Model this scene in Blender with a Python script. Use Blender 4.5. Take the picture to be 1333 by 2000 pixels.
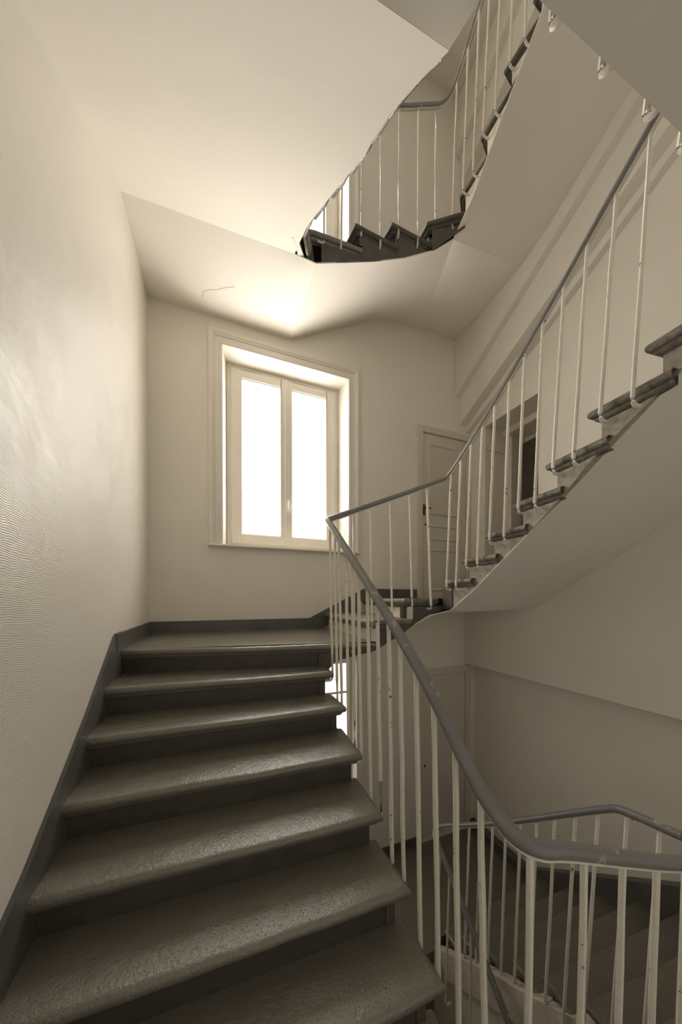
import bpy, bmesh, math, random
from mathutils import Vector, Matrix, noise
from mathutils.bvhtree import BVHTree

for o in list(bpy.data.objects): bpy.data.objects.remove(o, do_unlink=True)
S = bpy.context.scene
C = S.collection
random.seed(7)

# ------------------------------------------------------------------ camera, light, exposure
cd = bpy.data.cameras.new('camera'); cam = bpy.data.objects.new('camera', cd); C.objects.link(cam)
cam.location = (0, 0, 0)
cam.rotation_euler = (math.pi/2 - .01, 0, -.374)
cd.sensor_fit = 'VERTICAL'; cd.sensor_height = 36; cd.sensor_width = 24
cd.lens = 36*611.6/2000
cd.shift_y = .0874; cd.shift_x = -.0002
cd.clip_start = .02; cd.clip_end = 60
S.camera = cam
w = bpy.data.worlds.new('world'); S.world = w; w.use_nodes = True
bg = w.node_tree.nodes['Background']
bg.inputs[0].default_value = (1, .92, .79, 1); bg.inputs[1].default_value = .38
PANE = 7.2
S.cycles.diffuse_bounces = 10; S.cycles.max_bounces = 14
S.view_settings.view_transform = 'Standard'; S.view_settings.look = 'None'
S.view_settings.gamma = 1; S.view_settings.use_curve_mapping = False
S.view_settings.exposure = 0.52

# ------------------------------------------------------------------ materials
def nodes(name):
    m = bpy.data.materials.new(name); m.use_nodes = True
    nt = m.node_tree; b = nt.nodes['Principled BSDF']
    return m, nt, b
def tex(nt, kind, scale, obj=True, **kw):
    tc = nt.nodes.new('ShaderNodeTexCoord'); t = nt.nodes.new(kind)
    t.inputs['Scale'].default_value = scale
    for k, v in kw.items():
        if k in t.inputs: t.inputs[k].default_value = v
    nt.links.new(tc.outputs['Object'], t.inputs['Vector'])
    return t
def ramp(nt, src, stops):
    r = nt.nodes.new('ShaderNodeValToRGB'); e = r.color_ramp.elements
    while len(e) < len(stops): e.new(.5)
    for i, (p, c) in enumerate(stops):
        e[i].position = p; e[i].color = (c[0], c[1], c[2], 1) if hasattr(c, '__len__') else (c, c, c, 1)
    nt.links.new(src, r.inputs[0]); return r
def bump(nt, b, src, dist, strength=1.0, prev=None):
    n = nt.nodes.new('ShaderNodeBump'); n.inputs['Distance'].default_value = dist
    n.inputs['Strength'].default_value = strength
    nt.links.new(src, n.inputs['Height'])
    if prev: nt.links.new(prev.outputs[0], n.inputs['Normal'])
    nt.links.new(n.outputs[0], b.inputs['Normal']); return n
def paint(name, col, rough, nscale=3, var=.06, bscale=60, bdist=.0008, spec=.5):
    m, nt, b = nodes(name)
    t = tex(nt, 'ShaderNodeTexNoise', nscale, Detail=4)
    lo = [c*(1-var) for c in col]; hi = [min(1, c*(1+var)) for c in col]
    r = ramp(nt, t.outputs[0], [(.35, lo), (.65, hi)])
    nt.links.new(r.outputs[0], b.inputs['Base Color'])
    b.inputs['Roughness'].default_value = rough; b.inputs['Specular IOR Level'].default_value = spec
    t2 = tex(nt, 'ShaderNodeTexNoise', bscale, Detail=3)
    bump(nt, b, t2.outputs[0], bdist)
    return m
M = {}
WC = (.76, .722, .648)
M['plaster'] = paint('plaster', (.78, .743, .672), .75, 1.5, .02, 14, .002, .3)
M['wall'] = paint('wall_paint', WC, .6, 1.2, .03, 40, .001, .35)
M['wood'] = paint('cream_gloss_paint', (.74, .70, .62), .35, 2, .03, 30, .0006)
M['doorpaint'] = paint('door_paint', (.62, .575, .49), .4, 2, .03, 30, .0006)
M['skirting'] = paint('grey_skirting_paint', (.105, .102, .095), .4, 4, .12, 50, .001)
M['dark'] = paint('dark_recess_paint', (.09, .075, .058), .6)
M['iron'] = paint('blackened_iron', (.05, .045, .04), .5)
M['handle'] = paint('white_handle', (.8, .76, .68), .3)
# wallpaper with fine waving ribs on the left wall
m, nt, b = nodes('ribbed_wallpaper'); M['wallpaper'] = m
t = tex(nt, 'ShaderNodeTexNoise', 1.1, Detail=4)
r = ramp(nt, t.outputs[0], [(.3, (.80, .763, .69)), (.7, (.83, .793, .72))])
nt.links.new(r.outputs[0], b.inputs['Base Color'])
t2 = tex(nt, 'ShaderNodeTexNoise', 5, Detail=5)
r2 = ramp(nt, t2.outputs[0], [(.3, .28), (.7, .44)])
nt.links.new(r2.outputs[0], b.inputs['Roughness'])
b.inputs['Specular IOR Level'].default_value = .5
tc = nt.nodes.new('ShaderNodeTexCoord'); mp = nt.nodes.new('ShaderNodeMapping'); wv = nt.nodes.new('ShaderNodeTexWave')
mp.inputs['Rotation'].default_value = (math.radians(4), 0, 0)
wv.bands_direction = 'Z'; wv.inputs['Scale'].default_value = 42; wv.inputs['Distortion'].default_value = 7
wv.inputs['Detail'].default_value = 2; wv.inputs['Detail Scale'].default_value = .5
nt.links.new(tc.outputs['Object'], mp.inputs[0]); nt.links.new(mp.outputs[0], wv.inputs[0])
bn = bump(nt, b, wv.outputs[1], .0006)
t3 = tex(nt, 'ShaderNodeTexNoise', 90, Detail=2); bump(nt, b, t3.outputs[0], .0008, 1, bn)

def stone(name, base, worn, rough, bd=.003, lo=.45, hi=.7, sc=7):
    m, nt, b = nodes(name)
    t = tex(nt, 'ShaderNodeTexNoise', sc, Detail=8, Roughness=.65)
    r = ramp(nt, t.outputs[0], [(lo, base), (hi, worn)])
    nt.links.new(r.outputs[0], b.inputs['Base Color'])
    rr = ramp(nt, t.outputs[0], [(.3, rough), (.75, rough+.06)])
    nt.links.new(rr.outputs[0], b.inputs['Roughness'])
    v = tex(nt, 'ShaderNodeTexVoronoi', 95); r3 = ramp(nt, v.outputs[0], [(.05, 0), (.3, 1)])
    bn = bump(nt, b, r3.outputs[0], bd*.35)
    n2 = tex(nt, 'ShaderNodeTexNoise', 80, Detail=6, Roughness=.6); bn = bump(nt, b, n2.outputs[0], bd, 1, bn)
    n3 = tex(nt, 'ShaderNodeTexNoise', 9, Detail=3); bump(nt, b, n3.outputs[0], bd*2, 1, bn)
    return m
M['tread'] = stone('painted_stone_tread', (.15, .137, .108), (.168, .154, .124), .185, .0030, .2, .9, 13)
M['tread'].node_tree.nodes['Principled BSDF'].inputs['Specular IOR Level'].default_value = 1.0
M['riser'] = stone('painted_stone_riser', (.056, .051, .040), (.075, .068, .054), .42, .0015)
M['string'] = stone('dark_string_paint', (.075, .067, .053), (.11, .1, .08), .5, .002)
M['flaky'] = stone('flaking_string_paint', (.30, .27, .22), (.42, .38, .31), .6, .003, .4, .6, 30)
M['worntread'] = stone('worn_edge_tread', (.12, .108, .084), (.25, .225, .18), .45, .003, .42, .66, 26)
M['raw'] = stone('flaking_white_edge', (.62, .57, .48), (.8, .75, .65), .7, .003)
# handrail: slate grey gloss paint with chips
m, nt, b = nodes('grey_handrail_paint'); M['rail'] = m
t = tex(nt, 'ShaderNodeTexNoise', 14, Detail=9, Roughness=.7)
r = ramp(nt, t.outputs[0], [(.0, (.17, .168, .166)), (.60, (.195, .192, .188)), (.625, (.34, .31, .26)), (.65, (.45, .41, .34))])
nt.links.new(r.outputs[0], b.inputs['Base Color']); b.inputs['Roughness'].default_value = .3
bump(nt, b, t.outputs[0], .002)
m, nt, b = nodes('cream_baluster_paint'); M['bar'] = m
t = tex(nt, 'ShaderNodeTexNoise', 26, Detail=6, Roughness=.6)
r = ramp(nt, t.outputs[0], [(.315, (.05, .04, .03)), (.335, (.72, .68, .59)), (.7, (.78, .74, .65))])
nt.links.new(r.outputs[0], b.inputs['Base Color']); b.inputs['Roughness'].default_value = .35
bump(nt, b, t.outputs[0], .0015)
# frosted pane: bright daylight behind it
m, nt, b = nodes('bright_frosted_pane'); M['pane'] = m
b.inputs['Base Color'].default_value = (.8, .8, .8, 1); b.inputs['Roughness'].default_value = .3
b.inputs['Emission Color'].default_value = (1, .935, .855, 1); b.inputs['Emission Strength'].default_value = PANE

M['dimpane'] = M['pane'].copy(); M['dimpane'].name = 'dim_frosted_pane'
M['dimpane'].node_tree.nodes['Principled BSDF'].inputs['Emission Strength'].default_value = .95
# ------------------------------------------------------------------ helpers
class MB:
    def __init__(s): s.v = []; s.f = []
    def add(s, pts): i = len(s.v); s.v += [tuple(p) for p in pts]; return list(range(i, i+len(pts)))
    def poly(s, pts): s.f.append(s.add(pts))
    def grid(s, rows, close=False):
        ids = [s.add(r) for r in rows]
        for a, b in zip(ids[:-1], ids[1:]):
            n = len(a)
            for i in range(n if close else n-1):
                j = (i+1) % n
                s.f.append([a[i], a[j], b[j], b[i]])
        return ids
    def box(s, x0, x1, y0, y1, z0, z1):
        p = s.add([(x, y, z) for z in (z0, z1) for x, y in ((x0, y0), (x1, y0), (x1, y1), (x0, y1))])
        for q in ((0, 3, 2, 1), (4, 5, 6, 7), (0, 1, 5, 4), (1, 2, 6, 5), (2, 3, 7, 6), (3, 0, 4, 7)):
            s.f.append([p[i] for i in q])
    def prism(s, pts, d):     # closed polygon pts extruded by vector d
        d = Vector(d); a = s.add(pts); b = s.add([Vector(p)+d for p in pts]); n = len(a)
        s.f.append(a[::-1]); s.f.append(b)
        for i in range(n): s.f.append([a[i], a[(i+1) % n], b[(i+1) % n], b[i]])
    def sweep(s, path, sect, up=Vector((0, 0, 1)), caps=True):
        P = [Vector(p) for p in path]; rows = []
        for i, p in enumerate(P):
            t = (P[min(i+1, len(P)-1)]-P[max(i-1, 0)]).normalized()
            sd = t.cross(up)
            if sd.length < 1e-4: sd = t.cross(Vector((0, 1, 0)))
            sd.normalize(); u = sd.cross(t)
            rows.append([p+sd*a+u*b for a, b in sect])
        ids = s.grid(rows, True)
        if caps: s.f.append(ids[0][::-1]); s.f.append(ids[-1])
    def tube(s, path, r, n=10):
        s.sweep(path, [(r*math.cos(2*math.pi*k/n), r*math.sin(2*math.pi*k/n)) for k in range(n)])
    def build(s, name, mat, parent=None, smooth=False, bevel=0, off=(0, 0, 0)):
        me = bpy.data.meshes.new(name); 
        me.from_pydata([(x+off[0], y+off[1], z+off[2]) for x, y, z in s.v], [], s.f); me.update()
        bm = bmesh.new(); bm.from_mesh(me); bmesh.ops.remove_doubles(bm, verts=bm.verts, dist=1e-5)
        bmesh.ops.recalc_face_normals(bm, faces=bm.faces); bm.to_mesh(me); bm.free()
        o = bpy.data.objects.new(name, me); C.objects.link(o); me.materials.append(M[mat] if isinstance(mat, str) else mat)
        if parent: o.parent = parent
        if smooth:
            for p in me.polygons: p.use_smooth = True
            try: me.set_sharp_from_angle(angle=math.radians(40))
            except Exception: pass
        if bevel:
            b = o.modifiers.new('bevel', 'BEVEL'); b.width = bevel; b.segments = 2; b.limit_method = 'ANGLE'
        return o
def thing(name, label, cat, group=None):
    o = bpy.data.objects.new(name, None); C.objects.link(o); o.empty_display_size = .1
    o['label'] = label; o['category'] = cat
    if group: o['group'] = group
    return o
def struct(name, mb, mat, label=None, parent=None, **k):
    if mb is None:
        o = bpy.data.objects.new(name, None); C.objects.link(o); o.empty_display_size = .1
    else: o = mb.build(name, mat, parent, **k)
    o['kind'] = 'structure'
    if label: o['label'] = label
    return o
def lerp(a, b, t): return tuple(x+(y-x)*t for x, y in zip(a, b))
def interp(tab, x):
    if x <= tab[0][0]: (a, fa), (b, fb) = tab[0], tab[1]
    elif x >= tab[-1][0]: (a, fa), (b, fb) = tab[-2], tab[-1]
    else:
        for i in range(len(tab)-1):
            if tab[i][0] <= x <= tab[i+1][0]: (a, fa), (b, fb) = tab[i], tab[i+1]; break
    return fa+(fb-fa)*(x-a)/(b-a)
def chaikin(P, n=2):
    P = [Vector(p) for p in P]
    for _ in range(n):
        Q = [P[0]]
        for a, b in zip(P[:-1], P[1:]): Q += [a*.75+b*.25, a*.25+b*.75]
        P = Q+[P[-1]]
    return P

W = 3.473; XL = -.616; XR = 3.32; HS = 3.27; YB = -.86

# ------------------------------------------------------------------ room shell
mb = MB(); mb.box(XL-.3, XL, YB-.3, W+.3, -6.0, 10.2)
struct('wall_left', mb, 'wallpaper', 'tall left stairwell wall covered in pale ribbed wallpaper')
# window wall, with an opening for the window of each storey
OPEN = [(.047, 1.453, .554, 2.606), (.047, 1.453, .554+HS, 2.606+HS), (.12, 1.56, -2.75, -.74)]
def wall_back():
    mb = MB(); xs = sorted({XL-.3, 4.6} | {o[0] for o in OPEN} | {o[1] for o in OPEN})
    zs = sorted({-6.0, 10.2} | {o[2] for o in OPEN} | {o[3] for o in OPEN})
    def hole(x, z): return any(o[0] < x < o[1] and o[2] < z < o[3] for o in OPEN)
    for Y in (W, W+.42):
        for a, b in zip(xs[:-1], xs[1:]):
            for c, d in zip(zs[:-1], zs[1:]):
                if not hole((a+b)/2, (c+d)/2):
                    mb.poly([(a, Y, c), (b, Y, c), (b, Y, d), (a, Y, d)])
    for a, b, c, d in OPEN:       # splayed reveals
        s = .045
        f = [(a, W, c), (b, W, c), (b, W, d), (a, W, d)]; g = [(a+s, W+.25, c), (b-s, W+.25, c), (b-s, W+.25, d), (a+s, W+.25, d)]
        h = [(x, W+.42, z) for x, _, z in g]
        f2 = [(x, W+.42, z) for x, _, z in f]
        for i in range(4):
            j = (i+1) % 4; mb.poly([f[i], f[j], g[j], g[i]]); mb.poly([g[i], g[j], h[j], h[i]]); mb.poly([h[i], h[j], f2[j], f2[i]])
    return mb
struct('wall_back', wall_back(), 'wall', 'plain plastered wall holding the windows at the turn of the stair')

mb = MB()
XO = 4.6
mb.box(XR, XO, YB-.3, 2.455, 0, 10.2)                      # main and upper storeys, near side of the recess
mb.box(XR, XO, 3.20, W, 0, 2.285)                          # pier beyond the recess
mb.box(XR, XO, 2.455, W, 2.285, 10.2)
mb.box(3.93, XO, 2.455, 3.20, 0, 2.285)
mb.prism([(3.23, YB-.3, -.91), (3.23, W, -.91), (3.23, W, 0), (3.23, 2.45, -.02), (3.23, 1.68, .40), (3.23, 1.25, .69), (3.23, .6, 1.10), (3.23, YB-.3, 1.7)], (XO-3.23, 0, 0))   # overhanging lower wall
mb.box(3.42, XO, YB-.3, W, -6, -.91)
struct('wall_right', mb, 'wall', 'right stairwell wall beside the rising flight with a recessed entrance')
mb = MB(); mb.box(XL-.3, 4.6, YB-.3, W+.42, -6.2, -6)
struct('floor', mb, 'tread', 'dark floor at the foot of the stairwell')

mb = MB(); mb.box(XL-.3, 4.6, YB-.3, YB, -6, -1.75)  # unseen wall, added only low down to block fill light from the lower storeys
struct('wall_front_light_block', mb, 'wall', 'unseen low wall behind the viewer, added to keep the lower stairwell dark')
# recessed dark doorway in the right wall
d3 = struct('door_3', None, None, 'dark doorway set back in a recess of the right wall')
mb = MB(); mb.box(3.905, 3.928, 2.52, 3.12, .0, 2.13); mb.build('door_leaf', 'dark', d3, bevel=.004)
mb = MB(); mb.box(3.62, 3.93, 2.456, 3.199, 2.20, 2.284); mb.box(3.70, 3.93, 3.12, 3.199, 0, 2.20); mb.build('door_frame', 'wood', d3, bevel=.004)
# raised band at the head of the pier
mb = MB(); mb.box(XR-.012, 3.92, 3.185, 3.203, 1.98, 2.02); struct('trim_1', mb, 'wall', 'thin band along the head of the recess side')

# inclined boxed beam with stepped faces along the right wall, below the upper flight
def beam(zoff, name, label):
    mb = MB()
    def prof(Y):
        l1 = 2.77-.558*(Y-W); l2 = 2.41-.51*(Y-W); top = l1+1.3
        return [(XR+.02, top), (3.05, top), (3.05, l1), (3.13, l1), (3.13, l2), (3.25, l2), (3.25, l2-.09), (XR+.02, l2-.09)]
    rows = []
    for Y in (W, .3): rows.append([(x, Y, z+zoff) for x, z in prof(Y)])
    rows = [[(x, W-.003, z) for x, _, z in rows[0]], rows[1]]
    ids = mb.grid(rows, True); mb.f.append(ids[0]); mb.f.append(ids[1])
    return struct(name, mb, 'wall', label)
beam(0, 'trim_2', 'inclined boxed beam with stepped edges running up the right wall')
beam(HS, 'trim_3', 'inclined boxed beam of the next storey on the right wall')

# ------------------------------------------------------------------ stairs
Z1 = -.34
def noses(dx=0, dy=0, dz=0, upper=False):
    L = []
    A = [((XL, 2.46), (.745, 2.20)), ((XL, 2.13), (.75, 2.05)), ((XL, 1.86), (.755, 1.83)), ((XL, 1.60), (.735, 1.55)),
         ((XL, 1.35), (.725, 1.30)), ((XL, 1.12), (.735, 1.08)), ((XL, .88), (.745, .88)), ((XL, .62), (.72, .70))]
    for k, (q, p) in enumerate(A): L.append(['A%d' % k, q, p, Z1-.17*k])
    if upper:
        Bc = [('B1', (.92, W), (1.06, 2.38), -.17), ('B2', (1.3, W), (1.41, 2.39), 0),
              ('C1', (1.8, W), (1.78, 2.40), .17), ('C2', (XR, W), (2.02, 2.25), .34), ('C3', (XR, 2.6), (2.01, 2.0), .51), ('C4', (XR, 2.1), (2.0, 1.77), .68),
              ('C5', (XR, 1.7), (2.03, 1.56), .85), ('C6', (XR, 1.32), (2.0, 1.3), 1.02), ('C7', (XR, .95), (1.95, 1.05), 1.19)]
        for k in range(1, 8):
            q, p = A[k]; yy = p[1]+.13; L[k][2] = (interp([(.78, .675), (1.38, .655), (1.75, .63), (2.13, .60)], yy), yy); L[k][1] = (q[0], q[1]+.13)
        L[0][2] = (.73, 2.41); L[0][1] = (XL, 2.62)
    else:
        Bc = [('B1', (1.15, W), (1.07, 2.17), -.17), ('B2', (1.62, W), (1.42, 2.20), 0),
              ('C1', (XR, 2.44), (1.955, 2.36), .17), ('C2', (XR, 2.10), (1.955, 2.13), .34), ('C3', (XR, 1.82), (1.955, 1.88), .51), ('C4', (XR, 1.56), (1.955, 1.635), .68),
              ('C5', (XR, 1.28), (1.93, 1.38), .85), ('C6', (XR, 1.0), (1.885, 1.115), 1.02), ('C7', (XR, .72), (1.87, .86), 1.19)]
    Bc += [('C8', (XR, .35), (1.87, .68), 1.36), ('D1', (XR, -.5), (1.84, .60), 1.53), ('D2', (1.9, YB), (1.64, .57), 1.70)]
    L = L[::-1]+[list(b) for b in Bc]
    return [(n, Vector((q[0], q[1], z+dz)), Vector((p[0], p[1], z+dz)), z+dz) for n, q, p, z in L]

PROF = [(.022, 0), (.010, -.003), (.003, -.010), (0, -.020), (.001, -.032), (.006, -.041), (.014, -.046), (.020, -.047),
        (.022, -.054), (.026, -.062), (.034, -.068), (.048, -.070), (.050, -.076)]
def seg_off(path, d):
    out = []
    for i, p in enumerate(path):
        ns = []
        for a, b in ((i-1, i), (i, i+1)):
            if a >= 0 and b < len(path):
                t = (path[b]-path[a]).normalized(); ns.append(Vector((t.y, -t.x, 0)))
        if len(ns) == 2:
            n = ns[0]+ns[1]; n = n/ max(.35, n.dot(ns[0]))
        else: n = ns[0]
        out.append(p-n*d)
    return out
def make_tread(parent, Q, P, back, mat, seed, straight=True, clip=True):
    """Q wall end, P well end of the nose, back = remaining outline points from the well side round to the wall."""
    N = 30; fr = []
    for i in range(N+1):
        t = i/N; p = Q.lerp(P, t)
        nn = noise.noise(Vector((t*7, seed*3.1, 0)))*.0035+noise.noise(Vector((t*25, seed*3.1, 5)))*.0018
        d = (P-Q).normalized(); n = Vector((d.y, -d.x, 0))
        if 0 < i < N: p = p+n*nn
        fr.append(p)
    sd = [P.lerp(back[0], j/6) for j in range(1, 7)]
    path = fr+sd
    # orientation: front normal must point away from the back
    d = (P-Q).normalized(); n = Vector((d.y, -d.x, 0))
    flip = (back[0]-P).dot(n) > 0
    def off(dd):
        return seg_off(path, -dd) if flip else seg_off(path, dd)
    def wear(p, i):
        t = i/N if i <= N else 1
        return -.007*math.exp(-((t-.6)/.22)**2)+.0015*noise.noise(Vector((p.x*9, p.y*9, seed)))
    rows = []
    for dd, dz in PROF:
        o = off(dd)
        rows.append([(p.x, p.y, p.z+dz+(wear(p, i) if dz > -.03 else wear(p, i)*.3)) for i, p in enumerate(o)])
    mb = MB(); mb.grid(rows)
    top = [Vector(p) for p in rows[0]]
    if straight:
        Bq = back[-1]; Bp = top[-1]
        R = []
        M_ = 8
        for j in range(M_+1):
            t = j/M_; r = []
            for i in range(N+1):
                a = top[i]; bq = Vector((Bq.x, Bq.y, Q.z)).lerp(Vector((Bp.x, Bp.y, Q.z)), i/N)
                # well-side column follows the side path
                q = a.lerp(bq, t)
                if i == N:
                    k = min(6, int(t*6)); q = top[N+k].lerp(top[min(N+6, N+k+1)], t*6-k) if k < 6 else top[N+6]
                r.append((q.x, q.y, q.z if j == 0 or i == N else Q.z+(a.z-Q.z)*max(0, 1-t*1.6)+.0012*noise.noise(Vector((q.x*12, q.y*12, seed)))))
            R.append(r)
        mb.grid(R)
    else:
        mb.poly([tuple(p) for p in top]+[(p.x, p.y, Q.z) for p in back])
    low = [Vector(p) for p in rows[-1]]
    if clip: return mb.build('tread', mat, parent, smooth=True)
    mb.poly([tuple(p) for p in low]+[(p.x, p.y, low[0].z) for p in ([back[-1]] if straight else back[1:])])
    return mb.build('tread', mat, parent, smooth=True)
def flight(name, label, N, first, last, tread_mat, riser_mat, platform=None, riser_range=None):
    root = thing(name, label, 'stairs')
    names = [n[0] for n in N]; i0, i1 = names.index(first), names.index(last)
    for i in range(i0, i1+1):
        nm, Q, P, z = N[i]
        Qn, Pn = N[i+1][1].copy(), N[i+1][2].copy()
        Qn.z = Pn.z = z
        d = (Pn-P); L = d.length; d.normalize()
        dn = (Qn-Pn).normalized()
        fwd = Vector((dn.y, -dn.x, 0)); 
        if fwd.dot(Pn-P) < 0: fwd = -fwd
        ext = .10 if nm[0] in 'C' else .07
        Pb = Pn+fwd*ext; Qb = Qn+fwd*.07
        corner = None
        if nm == 'A0': corner = [Vector((.85 if dz_is_upper(N) else 1.2, W, z)), Vector((XL, W, z))]
        if nm == 'B2' and not dz_is_upper(N): corner = [Vector((XR, 2.42, z)), Vector((3.93, 2.42, z)), Vector((3.93, W, z)), Vector((Q.x, W, z))]
        if corner:
            # keep well edge first
            make_tread(root, Q, P, [Pb]+corner, tread_mat, i, False)
        else:
            if Qb.x > XR: Qb.x = XR
            make_tread(root, Q, P, [Pb, Qb], tread_mat, i, True)
        # riser below the nose of this tread
        dq = (P-Q).normalized(); nb = Vector((dq.y, -dq.x, 0))
        if nb.dot(Pb-P) < 0: nb = -nb
        a = Q+nb*.050; b = P+nb*.050-dq*.05
        zt = z-.070; zb = z-.175
        mb = MB(); K = 24
        ring = [[(p.x+o.x, p.y+o.y, zz) for o, zz in ((Vector((0, 0, 0)), zb), (Vector((0, 0, 0)), zt), (nb*.05, zt), (nb*.05, zb))] for p in (a.lerp(b, k/K) for k in range(K+1))]
        ids = mb.grid(ring, True); mb.f.append(ids[0]); mb.f.append(ids[-1])
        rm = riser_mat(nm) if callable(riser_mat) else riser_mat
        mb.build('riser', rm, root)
    return root
def seat_on_soffit(root, low=None):
    """lets treads and risers end on the plaster underside instead of passing through it"""
    vs, fs = [], []
    for c in root.children:
        if c.name.split('.')[0] == 'soffit':
            i = len(vs); vs += [v.co.copy() for v in c.data.vertices]; fs += [[i+k for k in p.vertices] for p in c.data.polygons]
    bvh = BVHTree.FromPolygons(vs, fs)
    for c in root.children:
        if c.name.split('.')[0] in ('tread', 'riser'):
            zt = max(v.co.z for v in c.data.vertices)
            for v in c.data.vertices:
                h = bvh.ray_cast(Vector((min(max(v.co.x, XL+.01), XR-.01), min(v.co.y, W-.01), -20)), Vector((0, 0, 1)))
                hz = h[0].z+.022 if h[0] is not None else (low(v.co.x, v.co.y)+.004 if low else -99)
                if v.co.z < hz: v.co.z = hz
def dz_is_upper(N): return N[0][3] > 0

def stringer(root, N, first, last, low, inset, mat, thick=.04):
    """cut string along the well, one piece under each tread, down to the soffit edge"""
    names = [n[0] for n in N]; i0, i1 = names.index(first), names.index(last)
    for i in range(i0, i1+1):
        nm, Q, P, z = N[i]; Pn = N[i+1][2]
        t = Vector((Pn.x-P.x, Pn.y-P.y, 0)).normalized(); n = Vector((t.y, -t.x, 0))
        if n.dot(Vector((1.3-P.x, 1.4-P.y, 0))) > 0: n = -n
        a = Vector((P.x, P.y, 0))+n*inset+t*.05; b = Vector((Pn.x, Pn.y, 0))+n*inset+t*.052
        K = 6; bot = []
        for k in range(K+1):
            c = a.lerp(b, k/K); bot.append((c.x, c.y, low(c.x, c.y)))
        topz = [(x_, y_, max(z-.072, z_+.012)) for x_, y_, z_ in bot[::-1]]
        mb = MB(); d_ = Vector(n)*thick
        ring = [[p_, q_, tuple(Vector(q_)+d_), tuple(Vector(p_)+d_)] for p_, q_ in zip(bot, topz[::-1])]
        ids = mb.grid(ring, True); mb.f.append(ids[0]); mb.f.append(ids[-1])
        mb.build('string', mat, root)

def surface(name, inner, outer, mat, parent, n=14, thick=.008):
    """ruled plaster surface between polylines of equal length"""
    mb = MB(); rows = []
    for a, b in zip(inner, outer):
        rows.append([lerp(a, b, j/n) for j in range(n+1)])
    mb.grid(rows)
    o = mb.build(name, mat, parent, smooth=True)
    s = o.modifiers.new('solid', 'SOLIDIFY'); s.thickness = thick; s.offset = 0
    e = o.modifiers.new('split', 'EDGE_SPLIT'); e.split_angle = math.radians(35)
    return o

# soffit edges measured on each storey -------------------------------------------------
def up(pts, dz): return [(x, y, z+dz) for x, y, z in pts]
A_in = [(.66, .78, 1.67), (.66, .935, 1.81), (.65, 1.11, 1.945), (.64, 1.38, 2.10), (.61, 1.75, 2.34), (.58, 2.13, 2.58), (.565, 2.44, 2.70)]
A_out = [(XL, .76, 1.53), (XL, .93, 1.66), (XL, 1.11, 1.79), (XL, 1.38, 1.98), (XL, 1.75, 2.235), (XL, 2.13, 2.49), (XL, 2.58, 2.80)]
def lowA(dz):
    tab = sorted([(y, z) for _, y, z in A_in])
    return lambda x, y: interp(tab, y)+dz
def lowB(dz):
    tab = [(.735, 2.67), (1.24, 2.87), (1.55, 3.02), (1.87, 3.21), (2.02, 3.30)]
    return lambda x, y: interp(tab, x)+dz
def lowC(dz):
    tab = sorted([(2.33, 3.30), (2.1, 3.40), (1.93, 3.55), (1.71, 3.73), (1.49, 3.91), (1.1, 4.18), (.7, 4.45)])
    return lambda x, y: interp(tab, y)+dz

# ---- main storey ----
N0 = noses()
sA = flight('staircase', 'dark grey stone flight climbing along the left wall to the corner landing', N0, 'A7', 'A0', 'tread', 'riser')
stringer(sA, N0, 'A6', 'A1', lambda x, y: interp([(.6, -1.75), (2.2, -.62)], y), .05, 'string')
surface('soffit', [(.69, .6, -1.78), (.69, 2.2, -.66)], [(XL, .6, -1.9), (XL, 2.4, -.66)], 'plaster', sA)
surface('soffit', [(.69, 2.2, -.66), (.84, 2.30, -.48)], [(XL, 2.4, -.66), (XL, W, -.55)], 'plaster', sA)
surface('soffit', [(.84, 2.30, -.48), (.84, 2.30, -.48)], [(XL, W, -.55), (.84, W, -.5)], 'plaster', sA)
mb = MB(); mb.prism([(.70, 2.245, -.62), (.70, 2.245, -.412), (1.115, 2.24, -.412), (1.115, 2.24, -.43), (.84, 2.245, -.48)], (0, .05, 0)); mb.build('string', 'string', sA)

mb = MB(); mb.box(XL, 1.6, YB, .56, -1.72, -1.575); mb.build('platform', 'tread', sA)
sC = flight('staircase', 'stone flight with open string rising along the right wall from the winding turn', N0, 'B1', 'C8', 'worntread', lambda n: 'raw' if n in ('B1', 'B2') else ('flaky' if n in ('C1', 'C2', 'C3') else 'string'))
CB = [(.84, -.48), (1.14, -.43), (1.43, -.30), (1.76, -.15), (1.98, -.12)]
stringer(sC, N0, 'B1', 'B2', lambda x, y: interp(CB, x), .05, 'string')
CI = [(1.985, 2.31, -.11), (1.985, 2.03, .07), (1.985, 1.83, .225), (1.985, 1.63, .375), (1.985, 1.48, .49), (1.985, 1.32, .605), (1.97, 1.08, .79), (1.94, .88, .92), (1.90, .72, 1.02)]
stringer(sC, N0, 'C1', 'C7', lambda x, y: interp(sorted([(b, c) for a, b, c in CI]), y), .04, 'flaky')
mb = MB(); mb.prism([(1.985, 2.29, -.10), (1.985, 2.29, .098), (2.03, 2.29, .098), (2.03, 2.29, -.10)], (0, .13, 0)); mb.build('string', 'string', sC)
surface('soffit', CI, [(3.235, 2.45, -.12), (3.235, 2.1, .10), (3.235, 1.88, .23), (3.235, 1.68, .35), (3.235, 1.5, .47), (3.235, 1.35, .58), (3.235, 1.15, .71), (3.235, .9, .88), (3.235, .6, 1.06)], 'plaster', sC)
surface('soffit', [(.84, 2.33, -.48), (1.14, 2.32, -.43), (1.43, 2.31, -.30), (1.76, 2.30, -.15), (1.985, 2.31, -.11)],
        [(.84, W, -.5), (1.2, W, -.45), (1.6, W, -.32), (2.2, W, -.2), (3.235, 2.45, -.12)], 'plaster', sC)
surface('soffit', [(3.235, 2.45, -.12), (3.235, 2.45, -.12)], [(2.2, W, -.2), (3.235, W, -.2)], 'plaster', sC)

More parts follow.
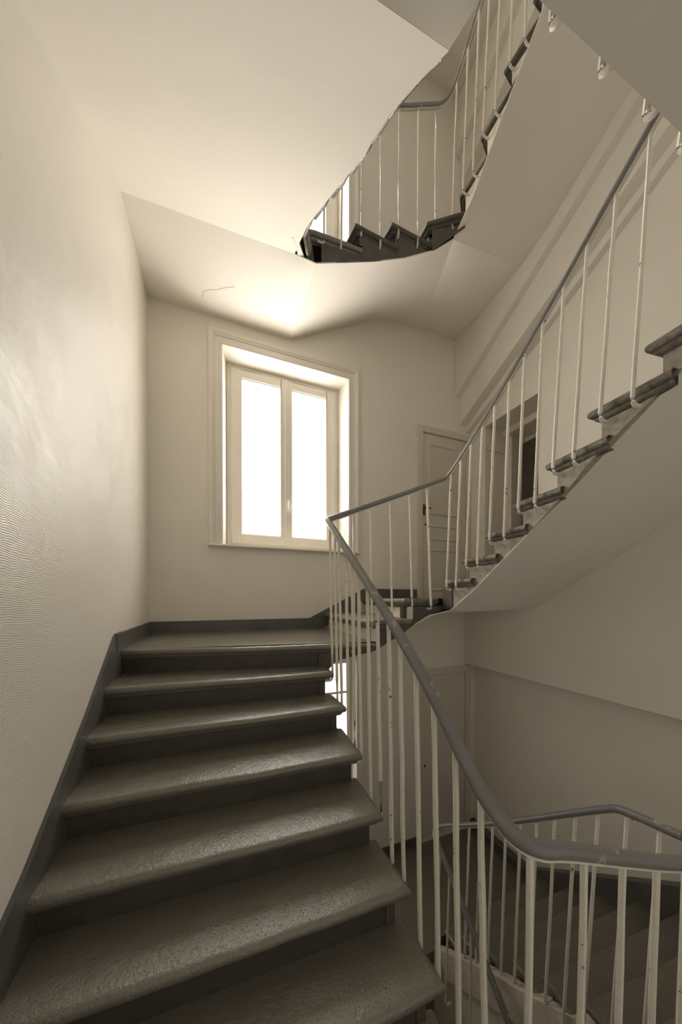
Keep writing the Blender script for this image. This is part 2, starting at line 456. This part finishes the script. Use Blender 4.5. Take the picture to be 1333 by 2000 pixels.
# ---- the storey above ----
N1 = noses(dz=HS, upper=True)
sU = flight('staircase', 'overhead flight above the left stair and back platform, seen from its cream plaster underside', N1, 'A7', 'A0', 'tread', 'riser')
overhead_root = sU
stringer(sU, N1, 'A6', 'A1', lowA(0), .09, 'plaster')
mb = MB(); mb.prism([(XL, .60, HS-1.6), (1.45, .60, HS-1.6), (1.45, .60, HS-1.53), (XL, .60, HS-1.53)], (0, -1.46, 0)); mb.build('platform', 'tread', sU)
mb = MB(); mb.box(.66, 1.5, .56, .585, 1.645, 1.70); mb.build('string', 'plaster', sU)
def overhead_A(root, dz):
    surface('soffit', up(A_in, dz), up(A_out, dz), 'plaster', root)
    surface('soffit', up([(.565, 2.44, 2.70), (.735, 2.42, 2.67), (.735, 2.42, 2.67)], dz),
            up([(XL, 2.58, 2.80), (XL, W, 2.87), (.77, W, 2.88)], dz), 'plaster', root)
    surface('soffit', up([(.66, .78, 1.67), (.66, .64, 1.60), (.75, .60, 1.60), (1.1, .6, 1.615), (1.52, .6, 1.63), (1.8, .66, 1.45), (1.9, .72, 1.18)], dz),
            up([(XL, .76, 1.53), (XL, YB, 1.60), (.3, YB, 1.6), (1.1, YB, 1.6), (1.7, YB, 1.6), (XR, YB, 1.5), (XR, .5, 1.23)], dz), 'plaster', root)
def overhead_C(root, dz):
    surface('soffit', up([(.735, 2.42, 2.67), (1.24, 2.41, 2.87), (1.55, 2.41, 3.02), (1.87, 2.40, 3.21), (2.02, 2.33, 3.30)], dz),
            up([(.77, W, 2.88), (1.35, W, 3.20), (1.75, W, 3.42), (2.08, W, 3.50), (2.5, W, 3.53)], dz), 'plaster', root)
    surface('soffit', up([(2.02, 2.33, 3.30), (2.02, 2.33, 3.30), (2.02, 2.33, 3.30)], dz),
            up([(2.5, W, 3.53), (XR, W, 3.58), (XR, 2.5, 3.66)], dz), 'plaster', root)
    surface('soffit', up([(2.02, 2.33, 3.30), (2.02, 2.1, 3.40), (2.02, 1.93, 3.55), (2.02, 1.71, 3.73), (2.02, 1.49, 3.91), (1.98, 1.1, 4.18), (1.9, .7, 4.45)], dz),
            up([(XR, 2.5, 3.66), (XR, 2.2, 3.75), (XR, 1.93, 3.87), (XR, 1.71, 3.97), (XR, 1.49, 4.06), (XR, 1.1, 4.22), (XR, .5, 4.5)], dz), 'plaster', root)
overhead_A(sU, 0)
# fine plaster cracks
def snap(root, pts):
    vs, fs = [], []
    for c in root.children:
        if c.name.split('.')[0] == 'soffit':
            i = len(vs); vs += [v.co.copy() for v in c.data.vertices]; fs += [[i+k for k in p.vertices] for p in c.data.polygons]
    bvh = BVHTree.FromPolygons(vs, fs); out = []
    for x, y in pts:
        h = bvh.ray_cast(Vector((x, y, -20)), Vector((0, 0, 1)))
        if h[0] is not None: out.append((x, y, h[0].z-.004))
    return out
def densify(p, n=4):
    return [lerp(a, b, k/n) for a, b in zip(p[:-1], p[1:]) for k in range(n)]+[p[-1]]
mb = MB()
mb.tube(snap(sU, densify([(-.13, 3.24), (-.12, 3.15), (-.06, 3.10), (0, 3.07), (.07, 3.01), (.15, 2.96)])), .002, 5)
mb.build('plaster_crack', 'flaky', sU)
mb = MB(); mb.tube(snap(sU, densify([(.635, .935), (.61, .93), (.58, .92), (.53, .922), (.49, .915)])), .0012, 5); mb.build('plaster_crack', 'flaky', sU)
sUC = flight('staircase', 'uppermost visible flight winding past the upper window with saw-toothed dark underside steps', N1, 'B1', 'C8', 'string', lambda n: 'string' if n in ('B1', 'B2') else 'flaky')
stringer(sUC, N1, 'A0', 'C1', lowB(0), .022, 'string', .008)
stringer(sUC, N1, 'C2', 'C7', lowC(0), .022, 'raw', .008)
overhead_C(sUC, 0)
# ---- two storeys up: only its undersides ----
sT = thing('staircase', 'topmost underside of the stair, glimpsed through the open well at the top', 'stairs')
overhead_A(sT, HS); overhead_C(sT, HS)
# ---- the storey below ----
N2 = noses(dz=-HS)
sL = flight('staircase', 'lower dark stone flight seen from above at bottom right, rising from the lower landing', N2, 'C1', 'D1', 'tread', 'riser')
mb = MB(); mb.prism([(.3, 2.36, -HS), (1.9, 2.36, -HS), (1.955, 2.43, -HS), (3.42, 2.5, -HS), (3.42, W, -HS), (.3, W, -HS)], (0, 0, -.12)); mb.build('landing', 'tread', sL)
mb = MB()
top = [(2.47, -3.36), (1.74, -2.80), (1.45, -2.62), (1.12, -2.38), (.7, -2.1)]
mb.prism([(1.89, y, z) for y, z in top]+[(1.89, .7, -2.33), (1.89, 1.42, -2.83), (1.89, 2.26, -3.44), (1.89, 2.47, -3.56)], (.08, 0, 0))
mb.build('string', 'raw', sL)
mb = MB(); mb.prism([(1.93, 2.45, -5.9), (1.93, 2.45, -3.4), (1.93, 1.74, -2.86), (1.93, .7, -2.15), (1.93, .7, -5.9)], (.06, 0, 0)); mb.build('spandrel_wall', 'wall', sL)
stringer(sL, N2, 'C1', 'C8', lambda x, y: interp(sorted(top), y)-.05, .03, 'riser')

for q_ in (sA, sC, sUC): seat_on_soffit(q_)
seat_on_soffit(sU, lambda x, y: lowA(0)(x, y) if x > .5 else -99)

# ------------------------------------------------------------------ railings
RAILSEC = [(a*.88, b*.88) for a, b in [(-.025, -.004), (-.026, .006), (-.022, .017), (-.012, .024), (0, .026), (.012, .024), (.022, .017), (.026, .006), (.025, -.004), (.019, -.014), (.010, -.017), (-.010, -.017), (-.019, -.014)]]
def step_z(N, x, y):
    best = None; acc = 0
    pts = [n[2] for n in N]
    for i in range(len(pts)-1):
        a, b = pts[i], pts[i+1]; ab = Vector((b.x-a.x, b.y-a.y)); L2 = ab.length_squared
        t = max(0, min(1, Vector((x-a.x, y-a.y)).dot(ab)/L2)); q = Vector((a.x, a.y))+ab*t
        d = (q-Vector((x, y))).length
        if best is None or d < best[0]-1e-6: best = (d, a.z, q, ab.normalized())
    return best
def rail_at(path, x, y):
    best = None
    for a, b in zip(path[:-1], path[1:]):
        ab = Vector((b.x-a.x, b.y-a.y)); L2 = max(1e-9, ab.length_squared)
        t = max(0, min(1, Vector((x-a.x, y-a.y)).dot(ab)/L2)); q = a.lerp(b, t)
        d = (Vector((q.x, q.y))-Vector((x, y))).length
        if best is None or d < best[0]: best = (d, q)
    return best[1]
def baluster(root, top, foot, into, r=.0115, knob=True):
    """bar from rail underside to a foot that turns back towards the string"""
    mb = MB(); t = Vector(top); f = Vector(foot); n = Vector(into).normalized()
    path = [t]+[t.lerp(f, k/6)+Vector((noise.noise(Vector((t.x*31, t.y*31, k))), noise.noise(Vector((t.x*17, t.y*47, k+9))), 0))*.0035 for k in range(1, 6)]
    path += [f+Vector((0, 0, .02)), f+Vector((0, 0, .004))+n*.003, f+n*.012-Vector((0, 0, .007)), f+n*.03-Vector((0, 0, .009)), f+n*.055-Vector((0, 0, .007))]
    mb.tube(path, r, 8)
    o = mb.build('baluster', 'bar', root, smooth=True)
    return o
def railing(label, path, N, bals, side, footoff=.035, rr=.0115, dfoot=.105, name='stair_railing'):
    root = thing(name, label, 'railing')
    P = chaikin(path, 2)
    mb = MB(); mb.sweep(P, RAILSEC); mb.build('handrail', 'rail', root, smooth=True)
    mb = MB(); mb.sweep([p-Vector((0, 0, .021)) for p in P], [(-.010, -.003), (.010, -.003), (.010, .005), (-.010, .005)]); mb.build('rail_bar', 'bar', root)
    for x, y in bals:
        q = rail_at(P, x, y)
        d, z, s, t = step_z(N, x, y)
        if y > 2.15 and .8 < x < 1.95: ox, oy, into = -.008, -footoff, (0, 1, 0)      # along the window side
        elif x < 1.3: ox, oy, into = footoff*.5, 0, (-1, 0, 0)                            # left flight
        else: ox, oy, into = min(-footoff, s.x-.032-x), 0, (1, 0, 0)                   # right flight
        f = (x+ox, y+oy, z-dfoot*(.7 if x < 1.3 else 1))
        o = baluster(root, (q.x, q.y, q.z-.02), f, into, rr)
    return root
mainrail = [(1.975, .72, -1.078), (1.94, .61, -1.045), (1.8, .565, -.995), (1.42, .55, -.885), (1.06, .55, -.750), (.9, .548, -.686), (.81, .545, -.652), (.765, .548, -.642), (.735, .575, -.636), (.725, .62, -.626), (.725, .73, -.568), (.725, .9, -.385), (.728, 1.17, -.155), (.73, 1.6, .165), (.73, 2.05, .50), (.73, 2.12, .55),
            (.735, 2.145, .565), (.76, 2.15, .575), (1.2, 2.23, .765), (1.7, 2.32, .985), (1.9, 2.36, 1.075), (1.96, 2.35, 1.10), (1.975, 2.28, 1.145), (1.97, 1.94, 1.38), (1.97, 1.45, 1.785), (1.97, 1.0, 2.19), (1.97, .75, 2.41)]
yA = [2.08, 1.98, 1.90, 1.78, 1.69, 1.60, 1.48, 1.37, 1.26, 1.16, 1.04, .93, .82, .71]
balA = [(.73, y) for y in yA]
balB = [(.96, 2.2), (1.12, 2.22), (1.32, 2.25), (1.53, 2.28), (1.74, 2.3)]
balC = [(1.97, y) for y in (2.29, 2.17, 2.05, 1.93, 1.81, 1.68, 1.56, 1.43, 1.30, 1.17, 1.03, .89)]
railA = railing('main railing with slate grey handrail and cream bars, bending sharply at the landing', mainrail, N0, balA+balB+balC, 1, footoff=.04, rr=.0098, dfoot=.085)
# near turn: bars of the platform below
for x, y, dx in ((.75, .57, .02), (.93, .55, .018), (1.11, .55, .015), (1.29, .55, .01), (1.47, .55, .0)):
    q = rail_at(chaikin(mainrail, 2), x, y)
    baluster(railA, (q.x, q.y, q.z-.02), (x+dx, y+.02, -1.68-max(0, x-1.0)*.4), (0, -1, 0), .0095)

uprail = [(.74, 2.38, 3.93), (.85, 2.39, 3.98), (1.46, 2.405, 4.27), (1.80, 2.405, 4.48), (1.93, 2.40, 4.55), (2.02, 2.36, 4.63), (2.035, 2.24, 4.73), (2.04, 2.06, 4.91), (2.04, 1.5, 5.36), (2.04, 1.0, 5.75)]
ub = [(.79, 2.43), (.95, 2.43), (1.13, 2.43), (1.31, 2.43), (1.49, 2.43), (1.69, 2.43), (1.88, 2.43), (2.04, 2.30)] + [(2.04, y) for y in (2.17, 2.05, 1.94, 1.82, 1.70, 1.59, 1.46)]
railU = railing('upper railing seen through the open well, thin pale bars above saw-toothed steps', uprail, N1, ub, 1, footoff=.03, rr=.0085, dfoot=.09)
drail = [(1.972, .74, 2.425), (1.95, .60, 2.455), (1.85, .56, 2.49), (1.4, .56, 2.60), (.66, .56, 2.66)]
railD = railing('railing of the platform overhead, only the hooked feet of its bars showing at top right', drail, N1, [], 1)
for x in (.76, .92, 1.15, 1.40, 1.62):
    q = rail_at(chaikin(drail, 2), x, .56)
    baluster(railD, (q.x, q.y, q.z-.02), (x, .645, 1.675), (0, -1, 0), .0115)

lowrail = [(1.79, 1.30, -3.04), (1.80, 1.52, -2.84), (1.84, 1.98, -2.50), (1.88, 2.37, -2.25), (1.90, 2.43, -2.23), (1.96, 2.44, -2.20), (1.97, 2.32, -2.10), (1.97, 2.15, -1.99), (1.97, 1.64, -1.62), (1.97, 1.04, -1.14), (1.97, .98, -1.11), (1.97, .75, -1.09)]
balL = [(1.97, y) for y in (2.05, 1.93, 1.81, 1.69, 1.57, 1.45, 1.33, 1.21, 1.09, .96, .83)]
railL = railing('lower railing peaking behind the near handrail at bottom right', lowrail, N2, balL, 1, footoff=.03, rr=.0095)
Pl = chaikin(lowrail, 2)[:12]
for y in (2.30, 2.16, 2.02, 1.88, 1.75):
    q = rail_at([p for p in chaikin(lowrail, 2) if p.x < 1.94], 1.9, y)
    baluster(railL, (q.x, q.y, q.z-.02), (1.80, y-.02, q.z-1.1), (1, 0, 0), .0095)

# ------------------------------------------------------------------ windows
def window(name, label, dz, sillz, x0, x1, z1, casing=True):
    r = struct(name, None, None, label)
    yf = W+.235; a, b = x0+.045, x1-.045
    mb = MB()
    t = .055
    for bx in ((a, a+t, sillz, z1), (b-t, b, sillz, z1), (a+t, b-t, z1-t, z1), (a+t, b-t, sillz, sillz+.075)):
        mb.box(bx[0], bx[1], yf, yf+.06, bx[2], bx[3])
    mb.build('window_frame', 'wood', r, bevel=.004)
    mid = (a+b)/2+.005
    for k, (p, q) in enumerate(((a+t-.008, mid-.002), (mid+.002, b-t+.008))):
        lo, hi = sillz+.065, z1-t+.008
        sl, sr = (.115, .070) if k == 0 else (.07, .115)
        st = .09
        mb = MB(); y0, y1 = yf-.018, yf+.03
        mb.box(p, p+sl-.01, y0, y1, lo, hi); mb.box(q-sr+.01, q, y0, y1, lo, hi)
        mb.box(p+sl-.01, q-sr+.01, y0, y1, hi-st, hi); mb.box(p+sl-.01, q-sr+.01, y0, y1, lo, lo+.10)
        # glazing bead
        mb.box(p+sl-.012, p+sl, y0+.010, y1, lo+.10, hi-st); mb.box(q-sr, q-sr+.012, y0+.010, y1, lo+.10, hi-st)
        mb.box(p+sl, q-sr, y0+.010, y1, hi-st-.012, hi-st); mb.box(p+sl, q-sr, y0+.010, y1, lo+.10, lo+.112)
        sa = mb.build('sash', 'wood', r, bevel=.003)
        g = MB(); g.box(p+sl-.002, q-sr+.002, y0+.030, y0+.036, lo+.108, hi-st-.008); g.build('pane', 'pane', sa)
        if k == 1:
            h = MB(); hz = sillz+.56
            h.box(p+.012, p+.036, y0-.012, y0, hz-.055, hz+.055); h.box(p+.016, p+.032, y0-.045, y0-.012, hz+.018, hz+.036)
            h.box(p+.015, p+.033, y0-.050, y0-.036, hz-.085, hz+.036); h.build('handle', 'handle', sa, bevel=.003)
        for hz in (sillz+.25, sillz+.76, sillz+1.33, z1-.35):
            h = MB(); hx = p-.001 if k == 0 else q+.001
            h.tube([(hx, y0-.006, hz-.04), (hx, y0-.006, hz+.04)], .007, 8); h.build('hinge', 'wood', sa, smooth=True)
    mb = MB(); mb.box(mid-.018, mid+.018, yf-.030, yf-.018, sillz+.065, z1-t+.008); mb.build('cover_strip', 'wood', r, bevel=.003)
    if casing:
        # moulded casing: stepped profile swept round three sides
        mb = MB()
        prof = [(0, 0), (0, .018), (.012, .022), (.028, .022), (.034, .015), (.075, .015), (.080, .024), (.092, .028), (.100, .036), (.118, .040), (.132, .036), (.134, 0)]
        rows = []
        for (cx, cz, sx, sz) in ((x0, sillz, -1, 0), (x0, z1, -1, 1), (x1, z1, 1, 1), (x1, sillz, 1, 0)):
            rows.append([(cx+sx*o, W+.002-h, cz+sz*o) for o, h in prof])
        ids = mb.grid(rows, True); mb.f.append(ids[0]); mb.f.append(ids[-1])
        mb.build('casing', 'wood', r)
        mb = MB()
        mb.prism([(x0-.14, W+.24, sillz-.022), (x0-.14, W-.052, sillz-.022), (x0-.14, W-.060, sillz-.012), (x0-.14, W-.055, sillz), (x0-.14, W+.24, sillz+.004)], (x1-x0+.28, 0, 0))
        mb.build('sill', 'wood', r)
    return r
window('window_1', 'white two-leaf window with frosted panes above the landing', 0, .554, .047, 1.453, 2.606)
window('window_2', 'window of the storey above, partly seen through the well', HS, .554+HS, .047, 1.453, 2.606+HS)
# lower window: taller, with a cross bar
r = struct('window_3', None, None, 'tall bright window of the storey below behind the railing bars')
mb = MB(); a, b = .165, 1.515
mb.box(a, a+.06, W+.10, W+.16, -2.75, -.74); mb.box(b-.03, b, W+.10, W+.16, -2.75, -.74); mb.box(a+.06, b-.03, W+.10, W+.16, -.80, -.74); mb.box(a+.06, b-.03, W+.10, W+.16, -2.75, -2.68)
mb.box(.80, .86, W+.10, W+.16, -2.68, -.80); mb.box(a+.06, .80, W+.10, W+.15, -1.17, -1.145); mb.box(.86, b-.03, W+.10, W+.15, -1.17, -1.145)
mb.build('window_frame', 'wood', r, bevel=.004)
for p, q in ((a+.05, .81), (.85, b-.02)):
    g = MB(); g.box(p, q, W+.13, W+.136, -2.70, -.78); g.build('pane', 'dimpane', r)
mb = MB(); mb.box(1.56, 1.68, W-.02, W+.004, -2.85, -.62); mb.box(-.0, .12, W-.02, W+.004, -2.85, -.62); mb.box(.12, 1.56, W-.02, W+.004, -.74, -.62); mb.build('casing', 'wood', r, bevel=.004)

# ------------------------------------------------------------------ doors in the window wall
def door(name, label, zf, mat, panels=True):
    r = struct(name, None, None, label)
    x0, x1, h = 2.51, 3.24, 2.185
    mb = MB(); y = W-.006
    mb.box(x0, x1, y, W+.03, zf+.012, zf+h)
    leaf = mb.build('door_leaf', mat, r)
    if panels:
        for lo, hi in ((1.12, 2.06), (.78, .98), (.10, .66)):
            # moulded panel: raised ring with a sunk flat
            mb = MB(); a, b = x0+.10, x1-.10
            rows = []
            for o, d in ((0, 0), (.006, .010), (.018, .012), (.026, .004), (.034, -.001)):
                rows.append([(a+o, y-d, zf+lo+o), (b-o, y-d, zf+lo+o), (b-o, y-d, zf+hi-o), (a+o, y-d, zf+hi-o)])
            ids = mb.grid(rows, True); mb.f.append(ids[-1]); mb.build('panel', mat, leaf)
    mb = MB()
    for sx, X in ((-1, x0-.004), (1, x1+.004)):
        mb.box(min(X, X+sx*.078), max(X, X+sx*.078), W-.030, W+.004, zf, zf+h+.085)
    mb.box(x0-.004, x1+.004, W-.030, W+.004, zf+h+.006, zf+h+.085)
    mb.build('door_frame', mat, r, bevel=.006)
    mb = MB(); mb.tube([(x0+.05, y+.001, zf+.98), (x0+.05, y-.008, zf+.98)], .014, 10); mb.build('keyhole', 'iron', leaf)
    if not panels: return r
    mb = MB()
    mb.box(x0+.008, x0+.040, y-.010, y, zf+1.10, zf+1.24); mb.tube([(x0+.024, y-.01, zf+1.19), (x0+.024, y-.05, zf+1.19), (x0+.03, y-.055, zf+1.19)], .009, 8)
    mb.tube([(x0+.024, y-.052, zf+1.19), (x0+.105, y-.052, zf+1.185)], .008, 8)
    mb.build('door_handle', 'iron', leaf, smooth=True)
    return r
door('door_1', 'panelled cream door beside the window, behind the railing', 0, 'doorpaint')
door('door_2', 'plain brownish door of the storey below', -HS+.05, 'doorpaint', False)

# ------------------------------------------------------------------ skirtings
mb = MB(); t = .016
# sloped string board along the left wall
pts = [(2.47, -.22), (2.34, -.235), (1.89, -.57), (1.58, -.775), (1.36, -.915), (1.24, -.975), (.95, -1.13), (.5, -1.40)]
mb.prism([(XL, y, z) for y, z in pts]+[(XL, .5, -2.0), (XL, 2.47, -.60)], (t, 0, 0))
struct('baseboard_left', mb, 'skirting', 'slate grey sloping skirting along the left wall')
mb = MB(); mb.box(XL, XL+.02, 2.36, W, -.345, -.225); struct('baseboard_landing', mb, 'skirting', 'slate grey skirting on the left of the landing')
mb = MB()
mb.prism([(XL, W, -.345), (XL, W, -.225), (.97, W, -.225), (1.66, W, .118), (2.425, W, .118), (2.425, W, -.01), (1.56, W, -.01), (1.56, W, -.2), (1.1, W, -.345)], (0, -.018, 0))
struct('baseboard_back', mb, 'skirting', 'slate grey skirting under the window, stepping up to the door')
mb = MB(); mb.box(XL, 2.425, W-.018, W, -HS-.01, -HS+.11); mb.box(3.33, 3.42, W-.018, W, -HS-.01, -HS+.11)
struct('baseboard_lower', mb, 'skirting', 'dark skirting on the lower landing wall')
mb = MB(); mb.prism([(3.42, W, -HS-.02), (3.42, W, -HS+.11), (3.42, 2.6, -HS+.11), (3.42, .3, -HS+1.72), (3.42, .3, -HS+1.2), (3.42, 2.5, -HS-.02)], (-.10, 0, 0))
struct('baseboard_right', mb, 'skirting', 'dark sloping skirting along the right wall of the lower flight')
